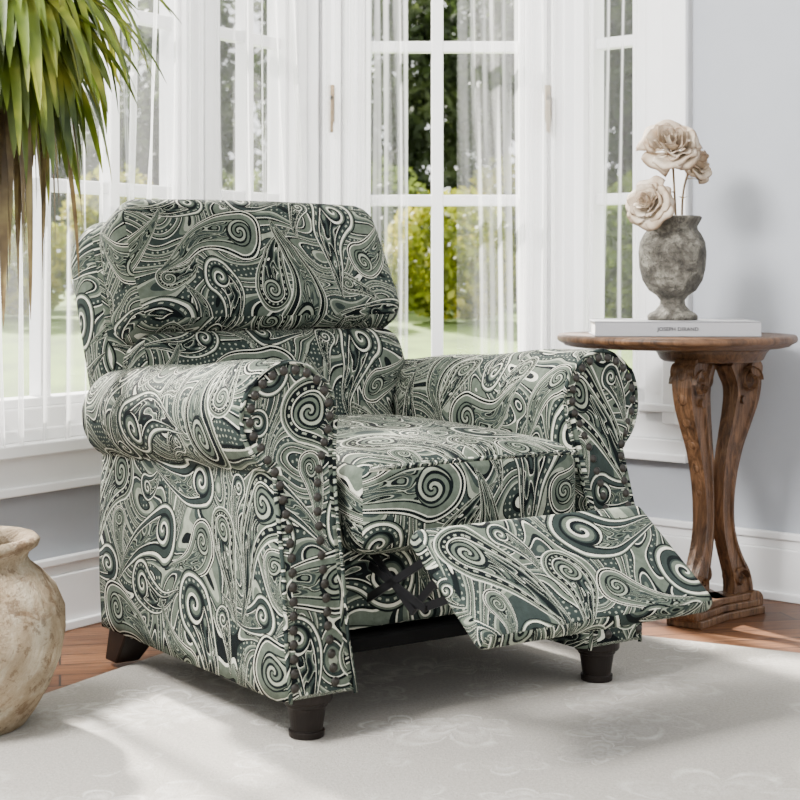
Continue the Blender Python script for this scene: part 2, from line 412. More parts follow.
def window(name, xf, posts, panes, s0, s1, sill=True, extra=()):
    bl = [(s0, s1, .0, .09, .425, GZ0), (s0, s1, .0, .09, GZ1, 2.16)]
    if sill: bl += [(s0, s1, -.045, .09, .40, .428), (s0, s1, -.02, .02, .315, .40), (s0, s1, -.028, .0, .315, .335), (s0, s1, -.012, .09, .428, .455)]
    for a, b, d in posts: bl.append((a, b, d, .09, .41, 2.16))
    for a, b, muls in panes:
        for mz in (0.992, 1.408, 1.82): bl.append((a, b, .03, .06, mz - .015, mz + .015))
        for ms in muls: bl.append((ms - .016, ms + .016, .026, .064, GZ0, GZ1))
        for (p, q) in ((a, a + .014), (b - .014, b)): bl.append((p, q, .015, .07, GZ0, GZ1))
        bl.append((a, b, .012, .072, GZ0, GZ0 + .02))
    bl += list(extra)
    return struct(name, bl, xf, M_white, 0.0035)
w1 = window("window_1", XL, [(-.0, .03, -.01), (.33, .385, .0), (.395, .46, .0), (.385, .395, .02), (1.35, 1.42, 0), (1.68, 1.78, -.02)],
       [(.03, .33, [.18]), (.46, 1.35, [.68, .90, 1.12]), (1.42, 1.68, [])], 0, 1.78)
w2 = window("window_2", XC, [(0, .05, -.01), (.06, .11, .0), (.05, .06, .02), (.12, .175, .005), (.11, .12, .02), (.605, .665, .005), (.675, LC, -.01), (.665, .675, .02)],
       [(.175, .605, [.37])], 0, LC)
w3 = window("window_3", XR, [(0, .05, -.01), (.20, .24, .0), (.24, .30, -.012), (.30, .375, -.026), (.345, .375, -.036)],
       [(.05, .20, [])], 0, .30, False,
       extra=[(0, .375, -.026, .09, .315, .37), (0, .375, -.036, 0, .315, .335), (0, .35, -.012, .09, .37, .44), (0, .34, -.03, .06, .44, .46)])
for nm, org in (("trim_1", CL), ("trim_2", CR)):
    me = boxes_mesh(nm, [(-.035, .035, -.005, .11, .40, 2.16), (-.02, .02, -.02, 0, .40, 2.16)], lambda a, b, c, o=org: o + Vector((a, b, c)))
    bevel(add(nm, me, M_white, kind="structure"), .004)
for sx in (.085, .665):
    me = boxes_mesh("handle", [(sx-.008, sx+.008, -.012, .0, 1.20, 1.30), (sx-.006, sx+.006, -.035, -.01, 1.255, 1.27), (sx-.006, sx+.006, -.035, -.025, 1.17, 1.27)], XC)
    h = add("handle", me, M_brass, w2, label="aged brass casement handle"); bevel(h, .002)

def slab(name, poly, dz, mat):
    me = mesh(name, poly, [tuple(range(len(poly)))])
    bm = bmesh.new(); bm.from_mesh(me)
    r_ = bmesh.ops.extrude_face_region(bm, geom=bm.faces[:])
    for g in r_["geom"]:
        if isinstance(g, bmesh.types.BMVert): g.co.z += dz
    bmesh.ops.recalc_face_normals(bm, faces=bm.faces); bm.to_mesh(me); bm.free()
    return add(name, me, mat, kind="structure")
slab("floor", [XL(3.2, .1, 0), XL(-.1, .14, 0), XR(-.1, .14, 0), XR(3.0, .1, 0), Vector((2.4, -1, 0)), Vector((-2.2, -1, 0))], -.08, M_floor)
slab("ceiling", [XL(3.2, .14, 2.6), XL(-.1, .14, 2.6), XR(-.1, .14, 2.6), XR(3.0, .14, 2.6), Vector((2.5, 1.6, 2.6)), Vector((-2.0, 1.6, 2.6))], .08, M_ceil)

# rug
e1 = Vector((0.88, -0.475, 0)).normalized(); e2 = Vector((0.475, 0.88, 0)).normalized()
RC = Vector((-0.193, 3.852, 0))
me = boxes_mesh("area_rug", [(0, 2.6, 0, 2.3, 0, .010), (.01, 2.59, .01, 2.29, .010, .012)], lambda a, b, c: RC + e1 * a - e2 * b + Vector((0, 0, c)))
bevel(add("area_rug", me, M_rug, label="large faded grey and cream damask area rug on wood floor", cat="rug"), .003)

# ------------------------------------------------------------------ recliner
ROT = rad(35)
chair = empty("recliner_armchair", (0.136, 2.852, 0.012), "grey green paisley rolled arm recliner with raised footrest on rug", "armchair", ROT)
def sm(x): x = max(0, min(1, x)); return x * x * (3 - 2 * x)
def arm_profile(t, k=20):
    R = .101 - .010 * t; cz = .537 - .040 * t; cx = .352
    pts = []; a0 = -math.acos(.046 / R); zt = cz + R * math.sin(a0)
    for i in range(14): pts.append((.398 + .006 * math.sin(i / 13 * math.pi), .075 + (zt - .006 - .075) * i / 13))
    for i in range(34):
        a = a0 + (math.pi - a0) * i / 33; pts.append((cx + R * math.cos(a), cz + R * math.sin(a)))
    for i in range(1, 14): 
        u = i / 13; x0 = cx - R + (.255 - (cx - R)) * u
        pts.append((x0 + .020*math.sin(u*math.pi)**1.0*(1-t), cz + (.075 - cz) * u))
    return pts
def front_off(z): return .060 * sm((z - .22) / .33) - .008 * sm((.20 - z)/.12)
ARM_L = .735
def build_arm(side):
    ys = [(-.004, .022), (.000, .010), (.010, .003), (.026, 0)] + [(.026 + (ARM_L - .052) * i / 18, 0) for i in range(1, 19)] + [(ARM_L-.012, .006), (ARM_L-.002, .018), (ARM_L, .032)]
    bm = bmesh.new(); uvl = bm.loops.layers.uv.verify()
    allv = []; uvs = []
    for (y, ins) in ys:
        t = max(0, y / ARM_L); P = arm_profile(t); n = len(P); ring = []; u = 0; ru = []
        for i, (x, z) in enumerate(P):
            ax, az = P[max(0, i-1)]; bx, bz = P[min(n-1, i+1)]
            tx, tz = bx-ax, bz-az; L = math.hypot(tx, tz) or 1
            nx, nz = tz/L, -tx/L
            xx = x - nx*ins; zz = max(z - nz*ins, .075+ins*.5)
            yy = y + front_off(z) * (1 - t)
            puff = .0025 * math.sin(y * 19 + z * 7) * (1 if z > .45 else .4)
            if i: u += math.hypot(P[i][0]-P[i-1][0], P[i][1]-P[i-1][1])
            ring.append(bm.verts.new((side * (xx + nx*puff), yy, zz + nz*puff))); ru.append(u)
        allv.append(ring); uvs.append((ru, y))
    n = len(allv[0])
    for j in range(len(allv)-1):
        for i in range(n):
            i2 = (i+1) % n
            f = bm.faces.new((allv[j][i], allv[j][i2], allv[j+1][i2], allv[j+1][i])); f.smooth = True
            for l in f.loops:
                v = l.vert
                for jj, ii in ((j, i), (j, i2), (j+1, i), (j+1, i2)):
                    if allv[jj][ii] is v: l[uvl].uv = (uvs[jj][1] + (.9 if side > 0 else 0), uvs[jj][0][ii] + (0.43 if side > 0 else 0.0))
    for ring in (allv[0], allv[-1]):
        f = bm.faces.new(ring)
        for l in f.loops: l[uvl].uv = (l.vert.co.x * 1.0 + 2.13, l.vert.co.z + .37)
    bmesh.ops.recalc_face_normals(bm, faces=bm.faces)
    bmesh.ops.triangulate(bm, faces=[f for f in bm.faces if len(f.verts) > 4])
    me = bpy.data.meshes.new("armrest"); bm.to_mesh(me); bm.free()
    ob = add("armrest", me, FAB, chair)
    P = arm_profile(0); pts = []
    for x, z in P: pts.append((side*(x - 0.008*(1 if x > .352 else -1)), front_off(z) + .000, z - (.006 if z > .6 else 0)))
    tube("piping", pts, .004, FAB, ob, 8, uvoff=.3)
    path = [(.384, .10), (.382, .25), (.378, .36), (.384, .43), (.392, .455)]
    for i in range(13):
        a = rad(-44 + i * (190 + 44) / 12); path.append((.352 + .079*math.cos(a), .540 + .079*math.sin(a)))
    path += [(.290, .49), (.308, .44), (.318, .38), (.322, .30), (.316, .20), (.306, .10)]
    seg = [0]
    for a, b in zip(path, path[1:]): seg.append(seg[-1] + math.hypot(a[0]-b[0], a[1]-b[1]))
    N = 50
    for i in range(N):
        d = seg[-1] * i / (N-1); j = max(k for k in range(len(seg)) if seg[k] <= d + 1e-9); j = min(j, len(path)-2)
        u = (d - seg[j]) / (seg[j+1]-seg[j]); x = path[j][0]*(1-u)+path[j+1][0]*u; z = path[j][1]*(1-u)+path[j+1][1]*u
        nh = bpy.data.objects.new("nailhead", NAIL); COL.objects.link(nh); nh.parent = ob
        nh.location = (side * x, front_off(z) - .0042, z); nh["group"] = "nailhead trim on the arm fronts"
    return ob
v = []; f = []; S = 12
for j in range(5):
    a = j / 4 * math.pi / 2
    for i in range(S):
        b = 2*math.pi*i/S; v.append((.0084*math.cos(a)*math.cos(b) if j < 4 else .0005*math.cos(b), -.0042*math.sin(a), .0084*math.cos(a)*math.sin(b) if j < 4 else .0005*math.sin(b)))
for j in range(4):
    for i in range(S): a = j*S+i; b = j*S+(i+1) % S; f.append((a, b, b+S, a+S))
f.append(tuple(range(S))); f.append(tuple(range(4*S, 5*S)))
NAIL = mesh("nailhead", v, f); NAIL.materials.append(M_nail); NAIL.polygons.foreach_set("use_smooth", [True]*len(NAIL.polygons))
build_arm(-1); build_arm(1)

# seat cushion
def seatfn(p):
    x, y, z = p
    if z > 0: z += .024 * (1 - (x/.26)**2) * (1 - (y/.33)**2)
    if y < -.2: y -= .024 * (1 - (z/.09)**2) * (1 - (x/.26)**2) if abs(z) < .09 else 0
    return Vector((x, y + .315, z + .385 + y * .02))
seat = rbox("seat_cushion", (.252, .318, .085), .045, 26, seatfn, parent=chair, off=(.15, .22))
tube("piping", [(x, -.006 - .012*(1-(x/.25)**2), .447 + .006*(1-(x/.25)**2)) for x in [(-.235 + .47*i/24) for i in range(25)]], .0042, FAB, seat, uvoff=.7)
me = boxes_mesh("base_frame", [(-.255, .255, .12, .66, .125, .30), (-.255, .255, .03, .055, .130, .155), (-.255, .255, .64, .68, .08, .30), (-.255, .255, .055, .125, .128, .150)], lambda a, b, c: Vector((a, b, c)))  # rail plus base body, deepened to keep the gap underneath dark
bevel(add("base_frame", me, M_black, chair, label="seat base with front rail, blackened for the shade under the seat"), .004)
rbox("front_panel", (.250, .012, .075), .010, 10, lambda p: Vector((p.x, p.y + .075, p.z + .235)), parent=chair, off=(.6, 1.4))
TA = rad(25)
def tilt(p, up, bk):
    x, y, z = p; z += up; y += bk
    return Vector((x, .585 + y*math.cos(TA) + z*math.sin(TA), .445 + z*math.cos(TA) - y*math.sin(TA)))
def headfn(p):
    x, y, z = p
    if y < 0: y -= .014 * (1 - (x/.35)**2) * max(0, 1 - (z/.16)**2)
    if y < 0: y -= .012 * max(0, -z/.15)
    x *= 1 - .035 * max(0, z/.15)
    if z > 0: z += .006 * (1 - (x/.35)**2)
    return tilt((x - .004, y, z), .396, .052)
def lumfn(p):
    x, y, z = p
    if y < 0: y -= .020 * (1 - (x/.33)**2) * max(0, 1 - (z/.17)**2)
    w = 1 if z > .06 else 1 - .22 * sm((.06 - z)/.12)
    return tilt((x*w, y, z), .106, .072)
def framefn(p):
    x, y, z = p
    w = 1 if z > -.14 else 1 - .26 * sm((-.14 - z)/.12)
    x *= 1 - .03 * max(0, z/.3)
    return tilt((x*w, y, z), .230, .178)
back = rbox("backrest", (.360, .085, .338), .078, 26, framefn, parent=chair, off=(.7, .1), uvpre=True)
rbox("head_cushion", (.332, .084, .150), .056, 28, headfn, parent=back, off=(1.3, .6), uvpre=True)
rbox("lumbar_cushion", (.328, .075, .150), .055, 26, lumfn, parent=back, off=(1.9, 1.2), uvpre=True)
for yy in (.03, -.054):
    pw = []
    for i in range(65):
        a = i/64*2*math.pi; c, s = math.cos(a), math.sin(a); q = 1/(abs(c)**7 + abs(s)**7)**(1/7)
        ins = 0 if yy > 0 else .010
        x, z = (.329-ins)*c*q, (.148-ins)*s*q; x *= 1 - .035*max(0, z/.15)
        if z > 0: z += .006*(1-(x/.35)**2)
        y_ = yy - (.012*max(0, -z/.15) if yy < 0 else 0)
        pw.append(tilt((x-.004, y_, z), .396, .052))
    tube("piping", pw, .0042, FAB, back, 8, uvoff=1.1)
# footrest
FA = rad(37)
def footfn(p):
    x, y, z = p
    if z > 0: z += .004 * (1 - (x/.25)**2) * (1 - (y/.13)**2)
    y2 = -.240 + y*math.cos(FA) - z*math.sin(FA); z2 = .285 + z*math.cos(FA) + y*math.sin(FA)
    return Vector((x, y2, z2))
fr_ = rbox("footrest", (.250, .120, .018), .014, 24, footfn, parent=chair, off=(2.6, .3), uvpre=True)
def bar(a, b, w=.011, th=.002):
    a = Vector(a); b = Vector(b); t = (b-a).normalized(); u = Vector((1, 0, 0)); n = t.cross(u).normalized()
    v = [];
    for p in (a - t*.008, b + t*.008):
        for s1, s2 in ((-1, -1), (1, -1), (1, 1), (-1, 1)): v.append(p + n*w*s1 + u*th*s2)
    return v
V = []; Fs = []
for sx in (-.19, .19):
    for i, (a, b) in enumerate([((.06, .215), (-.10, .30)), ((.05, .29), (-.06, .215)), ((-.06, .215), (-.16, .305)), ((.05, .27), (-.10, .225)), ((-.10, .225), (-.22, .27))]):
        x = sx + .005*(i % 3)
        k = len(V); V += bar((x, *a), (x, *b), .007); Fs += [(k, k+1, k+2, k+3), (k+4, k+7, k+6, k+5)] + [(k+j, k+4+j, k+4+(j+1) % 4, k+(j+1) % 4) for j in range(4)]
def bx(a0, a1, b0, b1, c0, c1):
    k = len(V)
    for c in (c0, c1):
        for (a, b) in ((a0, b0), (a1, b0), (a1, b1), (a0, b1)): V.append(Vector((a, b, c)))
    Fs.extend([(k, k+3, k+2, k+1), (k+4, k+5, k+6, k+7), (k, k+1, k+5, k+4), (k+1, k+2, k+6, k+5), (k+2, k+3, k+7, k+6), (k+3, k, k+4, k+7)])
bx(-.19, .19, -.14, -.130, .262, .272)
add("recliner_mechanism", fixn(mesh("recliner_mechanism", V, Fs)), M_metal, chair, label="black steel scissor linkage")
lp = [(.027, 0), (.030, .001), (.031, .012), (.027, .013), (.028, .018), (.033, .052), (.036, .053), (.036, .059), (.042, .060), (.044, .064), (.044, .080), (.041, .082), (.041, .09)]
for x in (-.327, .327):
    lg = lathe("leg", lp, M_dark, chair, 32, (x, .045, 0), smooth=False)
    bevel(lg, .001)
for x in (-.345, .345):
    vv = []
    for z, cx, cy, s in ((.10, x, .640, .046), (0, x*1.02, .715, .026)):
        for a, b in ((-1, -1), (1, -1), (1, 1), (-1, 1)): vv.append((cx + a*s, cy + b*s, z))
    me = fixn(mesh("leg", vv, [(0, 1, 2, 3), (7, 6, 5, 4)] + [(j, j+4, (j+1) % 4 + 4, (j+1) % 4) for j in range(4)]))
    bevel(add("leg", me, M_dark, chair), .004)

# ------------------------------------------------------------------ side table
TX, TY, TZ = 0.642, 3.72, 0.652
table = empty("side_table", (TX, TY, 0), "round brown wooden side table with carved scroll legs", "table")
lathe("table_top", [(.0, .624), (.245, .624), (.258, .627), (.262, .631), (.266, .633), (.272, .636), (.2755, .640), (.2755, .647), (.272, .652), (0.0, .652)], M_wood, table, 72)
BX, BY = .076, -.03
lathe("apron", [(.0, .592), (.110, .592), (.118, .597), (.124, .610), (.136, .624), (0, .624)], M_leg, table, 48, (BX, BY, 0))
def table_leg(az):
    cl = [(.066, .605, .038), (.088, .578, .043), (.102, .545, .042), (.100, .505, .037), (.084, .455, .031), (.064, .40, .026), (.048, .34, .022), (.040, .28, .019), (.040, .22, .018), (.050, .17, .019), (.068, .125, .022), (.084, .09, .028), (.090, .055, .032), (.088, .04, .032)]
    pts = []
    for i in range(len(cl)-1):
        p0 = cl[max(i-1, 0)]; p1 = cl[i]; p2 = cl[i+1]; p3 = cl[min(i+2, len(cl)-1)]
        for s in range(4):
            u = s/4
            pts.append(tuple(.5*((2*p1[k]) + (-p0[k]+p2[k])*u + (2*p0[k]-5*p1[k]+4*p2[k]-p3[k])*u*u + (-p0[k]+3*p1[k]-3*p2[k]+p3[k])*u**3) for k in range(3)))
    pts.append(cl[-1])
    hw = [(-1, 1), (-.72, 1), (-.62, .72), (0, .66), (.62, .72), (.72, 1), (1, 1)]
    sec = [(c, s) for c, s in hw] + [(1, .5), (1.06, 0), (1, -.5)] + [(-c, -s) for c, s in hw] + [(-1, -.5), (-1.06, 0), (-1, .5)]
    V = []; Fc = []
    def P(r, z, tt): return (BX + r*math.cos(az) - tt*math.sin(az), BY + r*math.sin(az) + tt*math.cos(az), z)
    for i, (r, z, w) in enumerate(pts):
        a = pts[max(0, i-1)]; b = pts[min(len(pts)-1, i+1)]
        t = Vector((b[0]-a[0], b[1]-a[1])).normalized(); nrm = Vector((-t.y, t.x))
        th = .018 + .009 * max(0, (z-.40)/.2)
        for (qc, qs) in sec:
            rr = r + nrm.x*qc*w; zz = z + nrm.y*qc*w
            V.append(P(rr, min(zz, .60), qs*th))
    n = len(sec)
    for i in range(len(pts)-1):
        for j in range(n): a = i*n+j; b = i*n+(j+1) % n; Fc.append((a, b, b+n, a+n))
    Fc.append(tuple(range(n))); Fc.append(tuple(range((len(pts)-1)*n, len(pts)*n)))
    def cyl(r0, z0, R, T):
        k = len(V); S = 24
        for sgn in (-1, 1):
            for j in range(S):
                a = 2*math.pi*j/S; V.append(P(r0 + R*math.cos(a), z0 + R*math.sin(a), sgn*T))
        for j in range(S): Fc.append((k+j, k+(j+1) % S, k+S+(j+1) % S, k+S+j))
        Fc.append(tuple(k+j for j in range(S))); Fc.append(tuple(k+S+j for j in range(S)))
    def carve(pr, pz, R0, turns, T, w=.0045):
        for sgn in (-1, 1):
            N = 30; k = len(V)
            for q in range(N+1):
                u = q/N; a = u*turns*2*math.pi; R = R0*(1-.85*u); cr = pr + R*math.cos(a); cz = pz + R*math.sin(a)
                for (dr, dt) in ((-w, -.003), (0, .007), (w, -.003)):
                    V.append(P(cr + dr*math.cos(a), cz + dr*math.sin(a), sgn*(T + dt)))
            for q in range(N):
                for w_ in range(2): a0 = k+q*3+w_; Fc.append((a0, a0+1, a0+4, a0+3))
    for q in range(6):
        i = 7 + q*4; r, z, w = pts[i]; a = pts[i-1]; b = pts[i+1]
        t = Vector((b[0]-a[0], b[1]-a[1])).normalized(); nrm = Vector((-t.y, t.x))
        if nrm.x < 0: nrm = -nrm
        k = len(V); S = 10; rad0 = .014 - .0013*q
        for lat in range(5):
            ph = math.pi*lat/4
            for j in range(S):
                th_ = 2*math.pi*j/S
                dn = math.cos(ph)*rad0*.5; dt_ = math.sin(ph)*math.cos(th_)*rad0*1.3; dl = math.sin(ph)*math.sin(th_)*rad0
                V.append(P(r + nrm.x*(w*.96 + dn) + t.x*dt_, z + nrm.y*(w*.96 + dn) + t.y*dt_, dl))
        for lat in range(4):
            for j in range(S): a0 = k+lat*S+j; b0 = k+lat*S+(j+1) % S; Fc.append((a0, b0, b0+S, a0+S))
    cyl(.122, .572, .020, .030); cyl(.086, .50, .010, .026); carve(.104, .545, .036, 1.6, .028); carve(.080, .085, .024, 1.4, .019)
    me = fixn(mesh("leg", V, Fc))
    ob = add("leg", me, M_leg, table, label="carved scroll table leg"); bevel(ob, .0012)
azs = [rad(-128), rad(36), rad(100)]
for a in azs: table_leg(a)
V = []; Fc = []
for a in azs:
    def PP(r, w, z): return (BX+r*math.cos(a)-w*math.sin(a), BY+r*math.sin(a)+w*math.cos(a), z)
    for (r0, r1, w0, w1, z0, z1) in ((-.03, .135, .048, .044, 0, .018), (-.025, .125, .040, .037, .018, .034), (-.02, .112, .034, .030, .034, .050)):
        k = len(V)
        for z in (z0, z1):
            for r, w in ((r0, -w0), (r1, -w1), (r1, w1), (r0, w0)): V.append(PP(r, w, z))
        Fc += [(k, k+3, k+2, k+1), (k+4, k+5, k+6, k+7), (k, k+1, k+5, k+4), (k+1, k+2, k+6, k+5), (k+2, k+3, k+7, k+6), (k+3, k, k+4, k+7)]
    k = len(V); S = 20
    for sg in (-1, 1):
        for j in range(S):
            b = 2*math.pi*j/S; V.append(PP(.118 + .024*math.cos(b), sg*.034, .030 + .024*math.sin(b)))
    for j in range(S): Fc.append((k+j, k+(j+1) % S, k+S+(j+1) % S, k+S+j))
    Fc.append(tuple(k+j for j in range(S))); Fc.append(tuple(k+S+j for j in range(S)))
bevel(add("plinth", fixn(mesh("plinth", V, Fc)), M_leg, table), .003, 2)

# book
bk = empty("book", (.626, 3.69, TZ), "large pale grey coffee table book lying flat", "book", rad(-3))
B = [(-.184, .184, -.125, .125, 0, .0035), (-.184, .184, -.125, .125, .0305, .034), (-.184, .184, -.125, -.122, 0, .034)]
bevel(add("cover", boxes_mesh("cover", B, lambda a, b, c: Vector((a, b, c))), M_cover, bk), .0012)
add("pages", boxes_mesh("pages", [(-.178, .178, -.121, .119, .0035, .0305)], lambda a, b, c: Vector((a, b, c))), M_page, bk)
cu = bpy.data.curves.new("title", 'FONT'); cu.body = "JOSEPH DIRAND"; cu.size = .0116; cu.align_x = 'CENTER'; cu.align_y = 'CENTER'; cu.extrude = .0002; cu.offset = .0002; cu.space_character = 1.08
to = bpy.data.objects.new("t", cu); COL.objects.link(to); bpy.context.view_layer.update()
tm = bpy.data.meshes.new_from_object(to); bpy.data.objects.remove(to)
tt = add("spine_lettering", tm, M_ink, bk, (0, -.1256, .017)); tt.rotation_euler = (rad(90), 0, 0)

# vase
VX, VY, VZ = .630, 3.70, TZ + .0342
vase = lathe("vase", [(.0, 0), (.057, 0), (.058, .010), (.052, .016), (.040, .022), (.030, .034), (.028, .045), (.036, .056), (.054, .068), (.069, .092), (.076, .122), (.078, .155), (.075, .180), (.066, .198), (.058, .208), (.057, .216), (.064, .228), (.068, .236), (.064, .240), (.052, .228), (.045, .20), (.04, .15), (0, .15)], M_vase, None, 56, (VX, VY, VZ),
             label="weathered grey stone urn vase standing on a book", cat="vase")
# roses
def rose(c, R, face, basept, label, seed):
    rr_ = random.Random(seed)
    e = empty("rose", (basept[0], basept[1], basept[2]), label, "flower", group="cream roses in the urn vase")
    bp = Vector(basept); c = Vector(c); face = Vector(face).normalized()
    up = Vector((0, 0, 1)) if abs(face.z) < .9 else Vector((1, 0, 0))
    X = face.cross(up).normalized(); Y = X.cross(face)
    V = []; Fc = []; UVv = []
    layers = [(2, .14, .62, .9), (3, .26, .62, .8), (3, .40, .58, .6), (4, .56, .50, .4), (5, .76, .34, .2), (5, .94, .12, .0), (5, 1.08, -.12, -.2)]
    for li, (n, rr, hh, close) in enumerate(layers):
        for i in range(n):
            az = 2*math.pi*i/n + li*1.3 + rr_.uniform(-.35, .35); wd = math.pi/n*1.22*rr_.uniform(.85, 1.15); G = 10; k = len(V)
            hj = rr_.uniform(-.13, .13); rj = rr_.uniform(.84, 1.10); ph = rr_.uniform(0, 6.28); fq = rr_.uniform(2.5, 5)
            for a in range(G+1):
                for b in range(G+1):
                    u = (a/G-.5)*2; s = b/G
                    ang = az + u*wd*(.35 + .65*math.sin(min(1, s*1.25)*math.pi/2)*(1 - .35*max(0, s-.7)/.3))
                    rim = 1 - .24*u*u
                    curl = max(0, s-.65)/.35
                    rad_ = R*rr*rj*(.16 + .84*math.sin(s*math.pi/2)**.9)*(1 + .18*curl*(1-close)) + R*.06*math.sin(u*fq+ph)*s*s
                    h = R*(-.45 + (hh+.45+hj)*s**1.2*rim - .24*curl**2*(1-close)) + R*.075*math.sin(u*fq*1.4+ph*2)*s*s
                    V.append(c - bp + X*rad_*math.cos(ang) + Y*rad_*math.sin(ang) + face*h); UVv.append((a/G, max(s, abs(u)*.98 if s > .6 else s)))
            for a in range(G):
                for b in range(G):
                    q = k+a*(G+1)+b; Fc.append((q, q+1, q+G+2, q+G+1))
    me = mesh("bloom", V, Fc); ul = me.uv_layers.new(name="UVMap")
    for l in me.loops: ul.data[l.index].uv = UVv[l.vertex_index]
    bl = add("bloom", me, M_rose, e, smooth=True)
    so = bl.modifiers.new("s", 'SOLIDIFY'); so.thickness = .0008
    st = c - face*R*.42
    pts = [Vector((0, 0, 0)).lerp(st - bp, u) + Vector((0, 0, 0.02*math.sin(u*math.pi))) + face*(-.012)*math.sin(u*math.pi) for u in [i/10 for i in range(11)]]
    tube("stem", pts, .0028, M_stem, e, 8)
    for li, u0 in enumerate((.45, .7)):
        V = []; Fc = []
        p = pts[int(u0*10)]; d = Vector((rr_.uniform(-1, 1), -.6, .2)).normalized()*.04; sd = d.cross(Vector((0, 0, 1))).normalized()
        for i in range(7):
            s = i/6; w = .011*math.sin(math.pi*min(1, s+.05))
            q = p + d*s - Vector((0, 0, .012*s*s)); V += [q - sd*w, q + Vector((0, 0, -.002)), q + sd*w]
        for i in range(6):
            for j in range(2): q = i*3+j; Fc.append((q, q+1, q+4, q+3))
        add("leaf", mesh("leaf", V, Fc), M_palmdry, e, smooth=True)
def at(px, py, Y): return ((px-400)/F*Y, Y, CH - (py-275)/F*Y)
rz = VZ + .205
rose(at(672, 142, 3.71), .060, (-.15, -1, .60), (VX+.010, VY+.004, rz), "large open cream rose in a stone vase", 3)
rose(at(647, 202, 3.62), .046, (-.70, -1, .35), (VX-.024, VY-.018, rz), "cream rose drooping over the vase rim", 5)
rose(at(698, 160, 3.77), .042, (.75, -.7, .5), (VX+.026, VY+.018, rz), "small cream rose turned sideways in the vase", 9)

# ------------------------------------------------------------------ potted palm
PX, PY = -.750, 2.76
palm = empty("potted_palm", (PX, PY, .012), "drooping green palm in a weathered terracotta urn", "potted plant")
def potfn(p): 
    n = noise.noise(p * 9) * .007; return Vector((p.x*(1+n*6), p.y*(1+n*6), p.z*.935))
lathe("pot", [(0, 0), (.094, 0), (.103, .006), (.122, .03), (.147, .075), (.163, .125), (.169, .175), (.166, .215), (.152, .255), (.128, .285), (.110, .300), (.105, .310), (.108, .320), (.124, .332), (.128, .342), (.120, .350), (.100, .346), (.090, .32), (.09, .29), (0, .29)], M_pot, palm, 96, fn=potfn, label="weathered beige terracotta urn")
lathe("soil", [(0, .268), (.088, .268), (.088, .292), (0, .297)], M_soil, palm, 32)
CRN = Vector((.030, .05, 1.30))
tube("trunk", [Vector((0, 0, .28)).lerp(CRN, i/12) + Vector((.01*math.sin(i), 0, 0)) for i in range(13)], lambda u: .032 - .008*u, M_trunk, palm, 16)
def blades(name, n, emin, emax, lmin, lmax, grav, mat, w0):
    V = []; Fc = []
    for i in range(n):
        az = random.uniform(0, 2*math.pi); el = rad(random.uniform(emin, emax)); L = random.uniform(lmin, lmax)
        d = Vector((math.cos(az)*math.cos(el), math.sin(az)*math.cos(el), math.sin(el)))
        p = CRN + Vector((math.cos(az)*.015, math.sin(az)*.015, random.uniform(-.08, .05)))
        side = d.cross(Vector((0, 0, 1))).normalized(); g = grav*random.uniform(.5, 1.5); N = 14; k = len(V); w = w0*random.uniform(.7, 1.3)
        tw = random.uniform(-.7, .7)
        for j in range(N+1):
            s = j/N; ww = w*min(1, .35+s*3)*(1 - s**3)**.8 + .0006
            nn = side.cross(d).normalized(); sd = (side*math.cos(tw*s) + nn*math.sin(tw*s))
            V += [p - sd*ww, p - nn*ww*.35, p + sd*ww]
            d = (d + Vector((0, 0, -g/N*(1+s)))).normalized(); p = p + d*(L/N)
        for j in range(N):
            for q in range(2): a = k+j*3+q; Fc.append((a, a+1, a+4, a+3))
    return add(name, mesh(name, V, Fc), mat, palm, smooth=True)
blades("foliage", 450, -40, 60, .22, .41, 1.9, M_palm, .0125)
blades("dry_foliage", 130, -75, -20, .30, .56, 4.0, M_palmdry, .0075)

# ------------------------------------------------------------------ curtains
def curtain(xf, s0, s1, z0, z1, off, amp, seed, label, freq=22.0):
    NU = int(abs(s1-s0)*600)+40; NV = 20; V = []; Fc = []
    for j in range(NV+1):
        z = z1 + (z0-z1)*j/NV; t = j/NV
        for i in range(NU+1):
            u = i/NU; s = s0 + (s1-s0)*u
            gz_ = .5 + .5*noise.noise(Vector((s*4.5, seed*7.1, t*.8)))
            ph = s*freq*3.1 + 5.0*noise.noise(Vector((s*7, seed*2.2, t*1.2)))
            d = amp*(.22 + 1.2*gz_**2)*(math.sin(ph) + .8*noise.noise(Vector((s*freq*1.5, seed*3.7, t*1.6))))
            V.append(xf(s, off + max(-.022, min(.022, d)), z))
    for j in range(NV):
        for i in range(NU): a = j*(NU+1)+i; Fc.append((a, a+1, a+NU+2, a+NU+1))
    return add("sheer_curtain", mesh("sheer_curtain", V, Fc), M_sheer, label=label, cat="curtain", smooth=True, group="sheer window curtains")
lab = "white sheer voile curtain hanging in folds before the window"
curtain(XL, .34, .98, .43, 2.2, -.050, .028, 1, lab, 30)
curtain(XL, 1.0, 1.70, .43, 2.2, -.050, .028, 2, lab, 30)
curtain(XL, .05, .30, .43, 2.2, -.050, .024, 3, lab, 34)
curtain(XC, .06, .29, .43, 2.2, -.060, .026, 4, lab, 38)
curtain(XC, .42, .68, .43, 2.2, -.060, .026, 5, lab, 38)
curtain(XR, .06, .25, .43, 2.2, -.058, .024, 8, lab, 34)
for xf, a, b in ((XL, 0.05, 1.80), (XC, .03, LC-.03), (XR, 0.05, .42)):
    tube("curtain_rod", [xf(a, -.055, 2.215), xf((a+b)/2, -.055, 2.215), xf(b, -.055, 2.215)], .009, M_white, label="white curtain rod above the window", cat="curtain rod")

